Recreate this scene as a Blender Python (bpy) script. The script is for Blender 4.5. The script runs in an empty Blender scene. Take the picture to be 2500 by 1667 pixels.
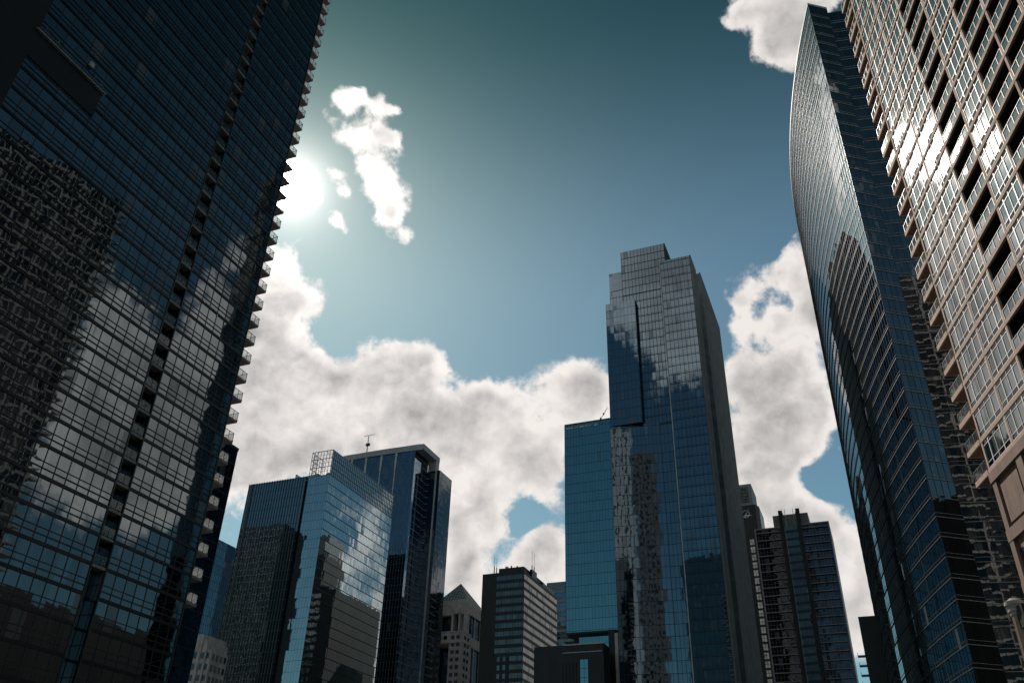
import bpy, math, random
from mathutils import Vector, Matrix
random.seed(7)
S = bpy.context.scene
R = math.radians

# ------------------------------------------------------------------ camera
cam_d = bpy.data.cameras.new('camera')
cam = bpy.data.objects.new('camera', cam_d)
S.collection.objects.link(cam)
S.camera = cam
cam_d.sensor_width = 36.0
cam_d.lens = 30.0
cam_d.clip_start = 0.5
cam_d.clip_end = 20000
_r = Vector((0.99951, -0.01674, 0.02643)); _u = Vector((-0.03129, -0.53484, 0.84437)); _f = Vector((-0.00000, 0.84479, 0.53510))
m = Matrix((( _r.x, _u.x, -_f.x, 0), (_r.y, _u.y, -_f.y, 0), (_r.z, _u.z, -_f.z, 6.0), (0, 0, 0, 1)))
cam.matrix_world = m

# ------------------------------------------------------------------ sun, sky, exposure
SUN_AZ, SUN_EL = -19.4, 40.6
def sph(az, el):
    a, e = R(az), R(el)
    return Vector((math.sin(a)*math.cos(e), math.cos(a)*math.cos(e), math.sin(e)))
sd = bpy.data.lights.new('sun', 'SUN'); sd.energy = 3.6; sd.angle = R(0.53); sd.color = (1.0, 0.9, 0.79)
so = bpy.data.objects.new('sun', sd); S.collection.objects.link(so)
so.rotation_euler = (-sph(SUN_AZ, SUN_EL)).to_track_quat('-Z', 'Y').to_euler()

S.view_settings.view_transform = 'Standard'
S.view_settings.look = 'None'
S.view_settings.gamma = 1
S.view_settings.exposure = 0
S.view_settings.use_curve_mapping = False

W = bpy.data.worlds.new('World'); S.world = W; W.use_nodes = True
nt = W.node_tree; nt.nodes.clear()
def N(tree, kind, **kw):
    n = tree.nodes.new(kind)
    for k, v in kw.items(): setattr(n, k, v)
    return n
def M(tree, op, a, b=None, c=None, clamp=False):
    n = tree.nodes.new('ShaderNodeMath'); n.operation = op; n.use_clamp = clamp
    for i, v in enumerate((a, b, c)):
        if v is None: continue
        if isinstance(v, (int, float)): n.inputs[i].default_value = v
        else: tree.links.new(v, n.inputs[i])
    return n.outputs[0]
def VM(tree, op, a, b=None, scale=None):
    n = tree.nodes.new('ShaderNodeVectorMath'); n.operation = op
    for i, v in enumerate((a, b)):
        if v is None: continue
        if isinstance(v, (tuple, Vector)): n.inputs[i].default_value = tuple(v)
        else: tree.links.new(v, n.inputs[i])
    if scale is not None:
        if isinstance(scale, (int, float)): n.inputs['Scale'].default_value = scale
        else: tree.links.new(scale, n.inputs['Scale'])
    return n.outputs['Value'] if op in ('DOT_PRODUCT', 'LENGTH') else n.outputs[0]
def MIX(tree, f, a, b):
    n = tree.nodes.new('ShaderNodeMix'); n.data_type = 'RGBA'
    if isinstance(f, (int, float)): n.inputs[0].default_value = f
    else: tree.links.new(f, n.inputs[0])
    for i, v in ((6, a), (7, b)):
        if isinstance(v, tuple): n.inputs[i].default_value = (*v, 1)
        else: tree.links.new(v, n.inputs[i])
    return n.outputs[2]
def SMOOTH(tree, x, lo, hi, a=0.0, b=1.0):
    n = tree.nodes.new('ShaderNodeMapRange'); n.interpolation_type = 'SMOOTHSTEP'
    tree.links.new(x, n.inputs[0])
    n.inputs[1].default_value = lo; n.inputs[2].default_value = hi
    n.inputs[3].default_value = a; n.inputs[4].default_value = b
    return n.outputs[0]

# cumulus banks: azimuth, elevation, radius (degrees), weight
CLOUDS = [(-17.9, 45.5, 0.6, 0.9), (-16.1, 46.7, 0.65, 1), (-14.8, 47.3, 0.49, 0.9), (-12.9, 46.9, 0.66, 1), (-11.6, 46.5, 0.5, 0.9), (-16.3, 44.4, 0.71, 1), (-14.4, 44.2, 0.94, 1), (-12.9, 45.2, 0.95, 1), (-11.4, 44.6, 0.67, 1), (-13.2, 42.9, 1.01, 1), (-11.7, 42.0, 1.07, 1), (-10.5, 40.7, 0.85, 1), (-11.5, 40.3, 0.79, 0.8), (-9.7, 39.3, 0.51, 0.9), (-16.2, 42.1, 0.66, 1), (-15.0, 41.0, 0.56, 0.7), (-15.2, 38.7, 0.5, 0.9), (-17.3, 39.7, 0.38, 0.9), (-18.6, 35.2, 1.42, 1), (-16.9, 33.5, 1.05, 1), (-18.3, 32.4, 1.42, 1), (-19.6, 32.7, 1.63, 1), (-19.5, 30.7, 1.35, 1), (-18.6, 28.3, 1.74, 1.1), (-15.9, 29.0, 1.33, 1), (-16.7, 26.6, 2.2, 1.1), (-14.1, 27.8, 1.12, 1), (-11.6, 28.4, 1.7, 1.1), (-9.2, 29.9, 1.5, 1.1), (-6.8, 30.8, 1.04, 1.1), (-7.0, 28.6, 2.2, 1.2), (-9.9, 26.0, 3.14, 1.3), (-14.7, 24.6, 3.06, 1.2), (-17.8, 23.4, 2.43, 1.2), (-3.6, 27.1, 1.92, 1.1), (-1.4, 28.3, 1.17, 1), (-0.0, 27.2, 1.63, 1), (-5.2, 23.5, 3.17, 1.2), (1.0, 26.1, 2.44, 1.1), (4.3, 29.0, 1.45, 1), (5.9, 29.6, 1.27, 1), (6.5, 27.5, 1.44, 1), (3.9, 26.1, 1.16, 0.9), (2.3, 23.5, 1.61, 1.1), (-1.1, 21.7, 2.01, 1.1), (-3.1, 19.4, 1.82, 1.1), (-3.2, 17.2, 1.58, 1), (2.4, 18.5, 1.25, 1), (3.9, 19.0, 1.02, 1), (1.2, 17.1, 1.41, 1), (3.6, 16.6, 1.4, 1), (-1.4, 15.9, 1.4, 1), (-18.3, 21.9, 1.33, 1), (18.1, 34.4, 0.81, 1), (20.3, 35.3, 1.17, 1), (22.8, 36.3, 1.15, 1), (22.9, 34.1, 1.45, 1), (18.1, 32.6, 0.81, 1), (20.7, 32.3, 0.8, 0.9), (23.4, 32.0, 1.03, 1), (18.1, 29.4, 1.51, 1.1), (20.5, 29.9, 1.58, 1.1), (22.4, 28.6, 1.44, 1.1), (18.7, 26.5, 2.22, 1.2), (21.5, 25.6, 1.8, 1.2), (19.2, 23.9, 1.83, 1.2), (16.7, 23.3, 1.6, 1.1), (22.5, 26.3, 1.53, 1), (18.8, 21.8, 1.05, 1), (21.1, 20.0, 1.41, 1.1), (18.4, 20.7, 1.05, 1), (22.1, 18.6, 1.48, 1.1), (22.2, 16.0, 1.46, 1.1), (22.0, 13.5, 1.44, 1.1), (21.4, 51.4, 0.82, 1), (23.2, 51.8, 1.11, 1), (25.3, 50.8, 1.3, 1), (24.5, 49.6, 1.01, 1), (26.2, 48.8, 0.9, 1), (27.2, 50.4, 1.23, 1), (29.3, 50.7, 1.21, 1), (2.3, 27.1, 1.05, -0.9), (0.5, 20.9, 1.15, -1.1), (1.6, 21.8, 1.03, -0.8), (-1.9, 19.9, 0.63, -0.5), (21.8, 22.7, 1.17, -1.2), (17.9, 33.1, 0.33, -0.4), (20.1, 30.8, 0.69, -0.7), (22.2, 30.8, 0.63, -0.5), (-1.8, 17.5, 0.68, -0.4)]
CLOUDS += [(-23,29,3.4,1.1),(-27,26,4,1.1),(-24,22,4,1.2),(-31,22,4.5,1.1),(-38,20,4.5,1.0),(-22,34,1.8,.9),(52,13,4.6,1.2),(44,12.5,4.6,1.2),(60,13.5,4.6,1.1),(49,27,3.4,1.0),(56,28,3.6,1.0),(43,27,3,.9),
           (73.6,27.5,2.1,1.1),(72,24,3.2,1.3),(73.5,20.5,2.8,1.1),(68,27,2.6,1.0),(68.5,23.3,3,1.2),(69,20.5,2.2,1.0),(68,31.5,2.2,.7),(75.5,31.5,2,.6),(66,35,2.5,.5),
           (217.3,38.3,1.5,-1.1),(218.2,31,2.4,-1.2),(216,40,7,1.1),(208,47,9,1.0),(222,42,7,.9),(204,36,5,.9),(214,33,3,.4)]
tc = N(nt, 'ShaderNodeTexCoord')
D = VM(nt, 'NORMALIZE', tc.outputs['Generated'])
sunv = sph(SUN_AZ, SUN_EL)
sky = N(nt, 'ShaderNodeTexSky', sky_type='NISHITA'); sky.sun_disc = False
sky.sun_elevation = R(SUN_EL); sky.sun_rotation = R(SUN_AZ)
sky.air_density = 1.0; sky.dust_density = 0.4; sky.ozone_density = 2.5
# domain warp so that the banks get ragged edges
n0 = N(nt, 'ShaderNodeTexNoise'); nt.links.new(D, n0.inputs['Vector']); n0.inputs['Scale'].default_value = 9; n0.inputs['Detail'].default_value = 5
warp = VM(nt, 'SCALE', VM(nt, 'SUBTRACT', n0.outputs['Color'], (.5, .5, .5)), scale=.055)
DW = VM(nt, 'NORMALIZE', VM(nt, 'ADD', D, warp))
field = None
for az, el, rad, w in CLOUDS:
    if el > 38 and -20 < az < -8: w *= .86
    rad *= .95
    if w < 0: w *= .75
    k = 1.386 / R(rad)**2
    e = M(nt, 'EXPONENT', M(nt, 'MULTIPLY_ADD', VM(nt, 'DOT_PRODUCT', DW, sph(az, el)), k, -k))
    field = M(nt, 'MULTIPLY', e, w) if field is None else M(nt, 'MULTIPLY_ADD', e, w, field)
field = M(nt, 'MINIMUM', field, 1.9)
# other scattered clouds over the part of the sky behind the viewer
n1 = N(nt, 'ShaderNodeTexNoise'); nt.links.new(DW, n1.inputs['Vector']); n1.inputs['Scale'].default_value = 3.2; n1.inputs['Detail'].default_value = 3
away = SMOOTH(nt, VM(nt, 'DOT_PRODUCT', D, sph(3, 32)), .5, .72, 1, 0)
clr = M(nt, 'MULTIPLY', SMOOTH(nt, VM(nt, 'DOT_PRODUCT', D, sph(228, 14)), .80, .93, 1, 0), SMOOTH(nt, VM(nt, 'DOT_PRODUCT', D, sph(75, 50)), .80, .93, 1, 0))
scat = M(nt, 'MULTIPLY', M(nt, 'MULTIPLY', SMOOTH(nt, n1.outputs['Fac'], .5, .66, 0, .8), away), clr)
field = M(nt, 'ADD', field, scat)
def fbm(vec, sc, det, ro=.62):
    n = N(nt, 'ShaderNodeTexNoise'); nt.links.new(vec, n.inputs['Vector'])
    n.inputs['Scale'].default_value = sc; n.inputs['Detail'].default_value = det; n.inputs['Roughness'].default_value = ro
    return n.outputs['Fac']
nw = N(nt, 'ShaderNodeTexNoise'); nt.links.new(D, nw.inputs['Vector']); nw.inputs['Scale'].default_value = 26; nw.inputs['Detail'].default_value = 5
DF = VM(nt, 'ADD', D, VM(nt, 'SCALE', VM(nt, 'SUBTRACT', nw.outputs['Color'], (.5, .5, .5)), scale=.017))
fb = M(nt, 'ADD', M(nt, 'MULTIPLY', fbm(DF, 12, 10, .60), .75), M(nt, 'MULTIPLY', fbm(DF, 40, 8, .62), .25))
fbA = fbm(DF, 10, 7, .52)
fbS = fbm(VM(nt, 'ADD', DF, (-.004, .002, .011)), 10, 7, .52)
edge = M(nt, 'MULTIPLY_ADD', field, 2.2, .25, clamp=True)
dens = M(nt, 'MULTIPLY_ADD', M(nt, 'MULTIPLY', M(nt, 'SUBTRACT', fb, .492), 5.0), edge, field)
cover = SMOOTH(nt, dens, .34, .92)
relief = M(nt, 'MULTIPLY', M(nt, 'SUBTRACT', fbA, fbS), 6.0)
sdot = VM(nt, 'DOT_PRODUCT', D, sunv)
near = M(nt, 'EXPONENT', M(nt, 'MULTIPLY_ADD', sdot, 28.0, -28.0))       # broad
big = fbm(D, 6.0, 5, .5)
thick = M(nt, 'MULTIPLY', SMOOTH(nt, M(nt, 'MULTIPLY_ADD', big, 2.4, M(nt, 'SUBTRACT', field, 1.2)), .55, 1.9), SMOOTH(nt, dens, .8, 1.7))
lit = M(nt, 'ADD', M(nt, 'SUBTRACT', .95, M(nt, 'MULTIPLY', thick, .44)), M(nt, 'MULTIPLY', M(nt, 'SUBTRACT', big, .5), .3))
lit = M(nt, 'ADD', lit, M(nt, 'MULTIPLY', relief, .55), clamp=True)
ccol = MIX(nt, lit, (.30, .295, .30), (.93, .88, .84))
ccol = VM(nt, 'SCALE', ccol, scale=M(nt, 'MULTIPLY_ADD', near, .35, 0.93))
ccol10 = VM(nt, 'SCALE', ccol, scale=10.0)
sxyz = N(nt, 'ShaderNodeSeparateXYZ'); nt.links.new(D, sxyz.inputs[0])
deep = SMOOTH(nt, sxyz.outputs[2], .56, .84)
skyc = VM(nt, 'MULTIPLY', sky.outputs[0], MIX(nt, deep, (.62, .79, .66), (.11, .262, .20)))
col = MIX(nt, cover, skyc, ccol10)
# the sun's own disc and the aureole around it
core = SMOOTH(nt, sdot, math.cos(R(1.75)), math.cos(R(1.3)), 0, 300)
halo = M(nt, 'MULTIPLY', M(nt, 'POWER', M(nt, 'DIVIDE', 1.0, M(nt, 'MULTIPLY_ADD', sdot, -1500.0, 1501.0)), 1.55), 16.0)
glow = M(nt, 'ADD', core, halo)
gl = VM(nt, 'SCALE', (1.0, .89, .85), scale=glow)
col = VM(nt, 'ADD', col, gl)
bg = N(nt, 'ShaderNodeBackground'); nt.links.new(col, bg.inputs[0]); bg.inputs[1].default_value = .1
out = N(nt, 'ShaderNodeOutputWorld'); nt.links.new(bg.outputs[0], out.inputs[0])
W.cycles.sampling_method = 'MANUAL'; W.cycles.sample_map_resolution = 1024

# ------------------------------------------------------------------ materials
MATS = {}
def plain(name, col, rough=.6, metal=0.0, noise=.12, nscale=.6, coat=0):
    if name in MATS: return MATS[name]
    mt = bpy.data.materials.new(name); mt.use_nodes = True
    t = mt.node_tree; p = t.nodes['Principled BSDF']
    tcn = N(t, 'ShaderNodeTexCoord')
    nz = N(t, 'ShaderNodeTexNoise'); t.links.new(tcn.outputs['Object'], nz.inputs['Vector'])
    nz.inputs['Scale'].default_value = nscale; nz.inputs['Detail'].default_value = 6
    nz2 = N(t, 'ShaderNodeTexNoise'); t.links.new(VM(t, 'MULTIPLY', tcn.outputs['Object'], (6.0, 6.0, .35)), nz2.inputs['Vector'])
    nz2.inputs['Scale'].default_value = .35; nz2.inputs['Detail'].default_value = 5
    f = M(t, 'MULTIPLY', M(t, 'ADD', nz.outputs['Fac'], nz2.outputs['Fac']), .5)
    lo = tuple(c*(1-noise*2) for c in col); hi = tuple(min(1, c*(1+noise*2)) for c in col)
    t.links.new(MIX(t, SMOOTH(t, f, .3, .7), lo, hi), p.inputs['Base Color'])
    p.inputs['Roughness'].default_value = rough; p.inputs['Metallic'].default_value = metal
    MATS[name] = mt; return mt

def glass(name, refl, pw=1.5, ph=3.9, tilt=.008, wav=.012, wscale=.5, var=.3, rough=.02, blinds=.06, offu=0.0):
    """curtain-wall glass: mirror coating, every pane set a little out of true"""
    if name in MATS: return MATS[name]
    mt = bpy.data.materials.new(name); mt.use_nodes = True
    t = mt.node_tree; p = t.nodes['Principled BSDF']
    uv = N(t, 'ShaderNodeUVMap').outputs[0]
    cell = VM(t, 'FLOOR', VM(t, 'MULTIPLY', uv, (1/pw, 1/ph, 1)))
    wn = N(t, 'ShaderNodeTexWhiteNoise'); t.links.new(cell, wn.inputs['Vector'])
    nz = N(t, 'ShaderNodeTexNoise'); t.links.new(VM(t, 'ADD', uv, VM(t, 'SCALE', wn.outputs['Color'], scale=40.0)), nz.inputs['Vector'])
    nz.inputs['Scale'].default_value = wscale; nz.inputs['Detail'].default_value = 1.5
    g = N(t, 'ShaderNodeNewGeometry')
    a = VM(t, 'SCALE', VM(t, 'SUBTRACT', wn.outputs['Color'], (.5, .5, .5)), scale=tilt)
    b = VM(t, 'SCALE', VM(t, 'SUBTRACT', nz.outputs['Color'], (.5, .5, .5)), scale=wav)
    nrm = VM(t, 'NORMALIZE', VM(t, 'ADD', g.outputs['Normal'], VM(t, 'ADD', a, b)))
    t.links.new(nrm, p.inputs['Normal'])
    v = M(t, 'MULTIPLY_ADD', wn.outputs['Value'], var, 1-var*.5)
    t.links.new(VM(t, 'SCALE', tuple(refl), scale=v), p.inputs['Base Color'])
    p.inputs['Metallic'].default_value = 1.0; p.inputs['Roughness'].default_value = rough
    # some panes have pale blinds down behind them
    df = N(t, 'ShaderNodeBsdfDiffuse'); df.inputs[0].default_value = (.16, .17, .17, 1)
    c2 = N(t, 'ShaderNodeTexWhiteNoise'); t.links.new(VM(t, 'ADD', cell, (17.3, 5.1, 2.0)), c2.inputs['Vector'])
    f = M(t, 'MULTIPLY', M(t, 'LESS_THAN', c2.outputs['Value'], blinds), .45)
    mx = N(t, 'ShaderNodeMixShader'); t.links.new(f, mx.inputs[0]); t.links.new(p.outputs[0], mx.inputs[1]); t.links.new(df.outputs[0], mx.inputs[2])
    t.links.new(mx.outputs[0], t.nodes['Material Output'].inputs[0])
    MATS[name] = mt; return mt

# ------------------------------------------------------------------ mesh helpers
class MB:
    def __init__(s): s.v = []; s.f = []; s.uv = []
    def face(s, pts, uvs=None):
        i = len(s.v); s.v += [tuple(p) for p in pts]; s.f.append(tuple(range(i, i+len(pts))))
        s.uv += list(uvs) if uvs else [(p[0]+p[1], p[2]) for p in pts]
        return s
    def prism(s, poly, z0, z1, zph=0.0, caps=True, u0=0.0):
        """vertical walls over a counter-clockwise outline; UV in metres along the wall and up"""
        n = len(poly); z0s = z0 if isinstance(z0, (list, tuple)) else [z0]*n; z1s = z1 if isinstance(z1, (list, tuple)) else [z1]*n
        for i in range(n):
            a, b = poly[i], poly[(i+1) % n]; L = math.dist(a, b); j = (i+1) % n; o = u0+i*1000
            s.face([(*a, z0s[i]), (*b, z0s[j]), (*b, z1s[j]), (*a, z1s[i])],
                   [(o, z0s[i]-zph), (o+L, z0s[j]-zph), (o+L, z1s[j]-zph), (o, z1s[i]-zph)])
        if caps:
            s.face([(*p, z1s[i]) for i, p in enumerate(poly)]); s.face([(*p, z0s[n-1-i]) for i, p in enumerate(reversed(poly))])
        return s
    def box(s, x0, x1, y0, y1, z0, z1, zph=0.0):
        return s.prism([(x0, y0), (x1, y0), (x1, y1), (x0, y1)], z0, z1, zph)
    def obox(s, p, q, z0, z1, o0, o1):
        """box along the edge p>q, from z0 to z1, standing out from o0 to o1 to the right of the edge"""
        L = math.dist(p, q); dx, dy = (q[0]-p[0])/L, (q[1]-p[1])/L; nx, ny = dy, -dx
        return s.prism([(p[0]+nx*o1, p[1]+ny*o1), (q[0]+nx*o1, q[1]+ny*o1), (q[0]+nx*o0, q[1]+ny*o0), (p[0]+nx*o0, p[1]+ny*o0)], z0, z1)
    def vbars(s, p, q, z0, z1, step, w, o0, o1, first=0.0, last=True):
        L = math.dist(p, q); dx, dy = (q[0]-p[0])/L, (q[1]-p[1])/L
        k = 0
        while first+k*step <= L+1e-3:
            c = min(max(first+k*step, w/2), L-w/2)
            a = (p[0]+dx*(c-w/2), p[1]+dy*(c-w/2)); b = (p[0]+dx*(c+w/2), p[1]+dy*(c+w/2))
            s.obox(a, b, z0, z1, o0, o1); k += 1
        return s
    def hbars(s, p, q, zs, h, o0, o1):
        for z in zs: s.obox(p, q, z, z+h, o0, o1)
        return s
    def tube(s, a, b, r0, r1=None, n=8):
        r1 = r0 if r1 is None else r1; a = Vector(a); b = Vector(b); d = (b-a).normalized()
        t = d.orthogonal().normalized(); w = d.cross(t)
        A = [a+(t*math.cos(i*2*math.pi/n)+w*math.sin(i*2*math.pi/n))*r0 for i in range(n)]
        B = [b+(t*math.cos(i*2*math.pi/n)+w*math.sin(i*2*math.pi/n))*r1 for i in range(n)]
        for i in range(n):
            j = (i+1) % n; s.face([A[i], A[j], B[j], B[i]])
        s.face(list(reversed(A))); s.face(B); return s
    def build(s, name, mat, root, label=None):
        me = bpy.data.meshes.new(name)
        ox, oy = root.get('_ox', 0.0), root.get('_oy', 0.0)
        me.from_pydata([(x-ox, y-oy, z) for x, y, z in s.v], [], s.f)
        uvl = me.uv_layers.new(name='UVMap')
        for i, c in enumerate(s.uv): uvl.data[i].uv = c
        me.materials.append(mat)
        o = bpy.data.objects.new(name, me); S.collection.objects.link(o)
        p = root
        o.parent = p
        o['_ox'] = ox; o['_oy'] = oy
        if label: o['label'] = label
        return o
ROOTS = []
def thing(name, label, cat, ang, ox, oy, z=0.0, group=None):
    """an Empty at the base of a thing; ang = clockwise turn of its own axes, (ox, oy) its base in those axes"""
    o = bpy.data.objects.new(name, None); S.collection.objects.link(o)
    a = R(ang); X = (math.cos(a), -math.sin(a)); Y = (math.sin(a), math.cos(a))
    o.location = (ox*X[0]+oy*Y[0], ox*X[1]+oy*Y[1], z)
    o.rotation_euler = (0, 0, -a); o['label'] = label; o['category'] = cat
    o['_ox'] = float(ox); o['_oy'] = float(oy)
    o.empty_display_size = 2
    if group: o['group'] = group
    ROOTS.append(o)
    return o
def copy_part(o, dz, dx=0.0, dy=0.0):
    c = o.copy(); S.collection.objects.link(c); c.parent = o.parent
    c.location = (o.location.x+dx, o.location.y+dy, o.location.z+dz)
    for ch in o.children:
        if ch.type == 'MESH':
            d = ch.copy(); S.collection.objects.link(d); d.parent = c
    return c
def rng(a, b, st):
    r = []; 
    while a <= b+1e-6: r.append(a); a += st
    return r
G = 22.8
# ------------------------------------------------------------------ colours
dark_metal = plain('dark_metal', (.018, .02, .022), .35, .6)
black_metal = plain('black_metal', (.010, .011, .012), .5, .3)
grey_metal = plain('grey_metal', (.16, .17, .17), .4, .7)
pale_metal = plain('pale_metal', (.42, .42, .41), .45, .3)
white_frame = plain('white_frame', (.82, .78, .75), .45, 0, .05)
tan_concrete = plain('tan_concrete', (.46, .31, .235), .8, 0, .10, .9)
brown_stone = plain('brown_stone', (.20, .125, .095), .8, 0, .14, .7)
grey_stone = plain('grey_stone', (.48, .42, .385), .85, 0, .16, .5)
ribbed_stone = plain('ribbed_stone', (.21, .21, .205), .8, 0, .14, .3)
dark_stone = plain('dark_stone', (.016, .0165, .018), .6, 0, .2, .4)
soffit = plain('soffit_concrete', (.24, .225, .215), .8)
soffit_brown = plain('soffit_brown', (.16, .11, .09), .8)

# ------------------------------------------------------------------ ground and river
def setting(name, mb, mat):
    me = bpy.data.meshes.new(name); me.from_pydata(mb.v, [], mb.f); me.materials.append(mat)
    o = bpy.data.objects.new(name, me); S.collection.objects.link(o); o['kind'] = 'structure'; return o
asphalt = plain('asphalt', (.05, .05, .052), .85, 0, .2, .3)
setting('ground', MB().face([(-6000, -6000, 0), (6000, -6000, 0), (6000, 6000, 0), (-6000, 6000, 0)]), asphalt)
water = bpy.data.materials.new('river_water'); water.use_nodes = True
wt = water.node_tree; wp = wt.nodes['Principled BSDF']; wp.inputs['Base Color'].default_value = (.012, .035, .03, 1); wp.inputs['Roughness'].default_value = .08
wz = N(wt, 'ShaderNodeTexNoise'); wz.inputs['Scale'].default_value = .8; wz.inputs['Detail'].default_value = 4
wt.links.new(N(wt, 'ShaderNodeTexCoord').outputs['Object'], wz.inputs['Vector'])
wb = N(wt, 'ShaderNodeBump'); wb.inputs['Strength'].default_value = .4; wt.links.new(wz.outputs['Fac'], wb.inputs['Height']); wt.links.new(wb.outputs[0], wp.inputs['Normal'])
setting('river', MB().face([(-38, -900, .004), (26, -900, .004), (60, 240, .004), (150, 1500, .004), (80, 1500, .004), (-14, 260, .004)]), water)

# ------------------------------------------------------------------ 1. glass residential tower on the left
FH = 3.0969; X0 = -74.71; Z0 = 82.56 - 26*FH
lt = thing('residential_tower', 'dark glass residential tower filling the left side, small balconies stepping up its edge', 'tower', G, X0, 37.3)
lg = glass('left_tower_glass', (.14, .16, .17), pw=1.6, ph=FH, tilt=.006, wav=.011, wscale=.55, var=.22, blinds=.04)
NT = 57; ztop = Z0+NT*FH
outl = [(-100, 12), (X0, 12), (X0, 37.3), (X0, 65.4), (X0-1.2, 65.4), (X0-1.2, 67.4), (X0, 67.4), (X0, 80.1), (-100, 80.1)]
MB().prism(outl, 0, ztop, zph=Z0).build('glass_facade', lg, lt)
zs = [Z0+k*FH for k in range(NT)]
segs = [(37.3, 65.4), (67.4, 80.1)]
b = MB()
for y0, y1 in segs: b.hbars((X0, y0), (X0, y1), zs, .36, 0, .10)
b.hbars((X0-1.2, 65.4), (X0-1.2, 67.4), zs, .3, 0, .05)
b.build('floor_band', dark_metal, lt)
b = MB()
for y0, y1 in segs:
    b.hbars((X0, y0), (X0, y1), [z+.93 for z in zs], .05, 0, .06)
    b.hbars((X0, y0), (X0, y1), [z+1.03 for z in zs], .04, 0, .05)
    b.hbars((X0, y0), (X0, y1), [z+1.62 for z in zs], .07, 0, .075)
    n = round((y1-y0)/1.55); st = (y1-y0)/n
    b.vbars((X0, y0), (X0, y1), Z0, ztop, st, .06, 0, .065)
for y in (65.4,):
    b.box(X0-.12, X0+.11, y-.12, y+.02, Z0, ztop)
for y in (67.38, 79.98):
    b.box(X0-.12, X0+.112, y, y+.14, Z0, ztop)
# thin glazing bars on the notch side walls
for y in (67.4,):
    for x in (X0-.6,): b.box(x-.03, x+.03, y-.05, y, Z0, ztop)
    for z in zs:
        b.box(X0-1.2, X0, y-.05, y, z+1.62, z+1.7)
b.build('mullion_grid', plain('bar_metal', (.045, .048, .05), .4, .5), lt)
b = MB().box(-100.2, X0+.18, 12, 37.25, 0, ztop+.5)
b.build('blank_wall', black_metal, lt)
# flat dark panel painting the shade of a terrace recess, with its rail
b = MB().box(X0-.1, X0+.13, 37.2, 46.9, 81.4, 85.3); b.build('terrace_shade_panel', black_metal, lt)
b = MB().box(X0+.13, X0+.5, 36.9, 47.2, 85.3, 85.42)
b.build('terrace_rail', pale_metal, lt)
b = MB().box(X0+.1, X0+.35, 44.0, 44.6, 87.2, 87.9); b.build('wall_vent', pale_metal, lt)
b = MB()
for y0, y1 in ((37.6, 38.4), (39.5, 39.9), (44.9, 45.6), (46.0, 46.7)):
    b.tube((X0+.3, y0, 85.4), (X0+.3, (y0+y1)/2, 86.5), .035); b.tube((X0+.3, (y0+y1)/2, 86.5), (X0+.3, y1, 85.9), .03)
b.build('terrace_chairs', grey_metal, lt)

rail_glass = glass('rail_glass', (.30, .33, .34), pw=.9, ph=1.2, tilt=.02, wav=.02, blinds=0)
def clear(name, tint=(.8, .88, .88), op=.25):
    if name in MATS: return MATS[name]
    mt = bpy.data.materials.new(name); mt.use_nodes = True; t = mt.node_tree; p = t.nodes['Principled BSDF']
    p.inputs['Base Color'].default_value = (.6, .68, .68, 1); p.inputs['Roughness'].default_value = .05; p.inputs['Metallic'].default_value = .6
    tr = N(t, 'ShaderNodeBsdfTransparent'); tr.inputs[0].default_value = (*tint, 1)
    tl = N(t, 'ShaderNodeBsdfTranslucent'); tl.inputs[0].default_value = (.75, .76, .76, 1)
    m2 = N(t, 'ShaderNodeMixShader'); m2.inputs[0].default_value = .35
    t.links.new(tl.outputs[0], m2.inputs[1]); t.links.new(p.outputs[0], m2.inputs[2])
    mx = N(t, 'ShaderNodeMixShader'); mx.inputs[0].default_value = op
    t.links.new(tr.outputs[0], mx.inputs[1]); t.links.new(m2.outputs[0], mx.inputs[2]); t.links.new(mx.outputs[0], t.nodes['Material Output'].inputs[0])
    MATS[name] = mt; return mt
rail_clear = clear('rail_clear_glass', (.88, .9, .9), .22)
def balcony(y0, y1, depth, side, z):
    s = MB().box(X0-depth, X0, y0, y1, z, z+.30).build('balcony', soffit, lt)
    r = MB()
    h = 1.15
    r.box(X0-.07, X0-.02, y0, y1, z+.3+h, z+.3+h+.07)
    for y in (y0+.03, (y0+y1)/2, y1-.08): r.box(X0-.08, X0-.02, y, y+.05, z+.3, z+.3+h)
    r.tube((X0-.05, y0+.05, z+.35), (X0-.05, y1-.05, z+.3+h), .025, n=4)
    if side:
        r.box(X0-depth, X0, y1-.07, y1-.02, z+.3+h, z+.3+h+.07)
        for x in (X0-depth*.5,): r.box(x, x+.05, y1-.07, y1-.02, z+.3, z+.3+h)
        r.tube((X0-.05, y1-.05, z+.35), (X0-depth*.5, y1-.05, z+.3+h), .025, n=4)
        r.box(X0-.3, X0-.02, y1-.06, y1+.06, z+.32, z+.46)
    rr = r.build('railing', black_metal, s)
    g = MB().box(X0-.055, X0-.035, y0+.1, y1-.1, z+.42, z+.3+h-.05)
    if side: g.box(X0-depth+.1, X0-.1, y1-.055, y1-.035, z+.42, z+.3+h-.05)
    g.build('rail_glass', rail_clear, s)
    return s
zk0 = 10*FH+Z0   # first level that can be seen
bl = balcony(80.12, 82.1, 2.5, True, zk0)
for k in range(1, 40): copy_part(bl, k*FH)
bl = balcony(65.42, 67.38, 1.15, False, zk0)
for k in range(1, 38): copy_part(bl, k*FH)

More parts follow.
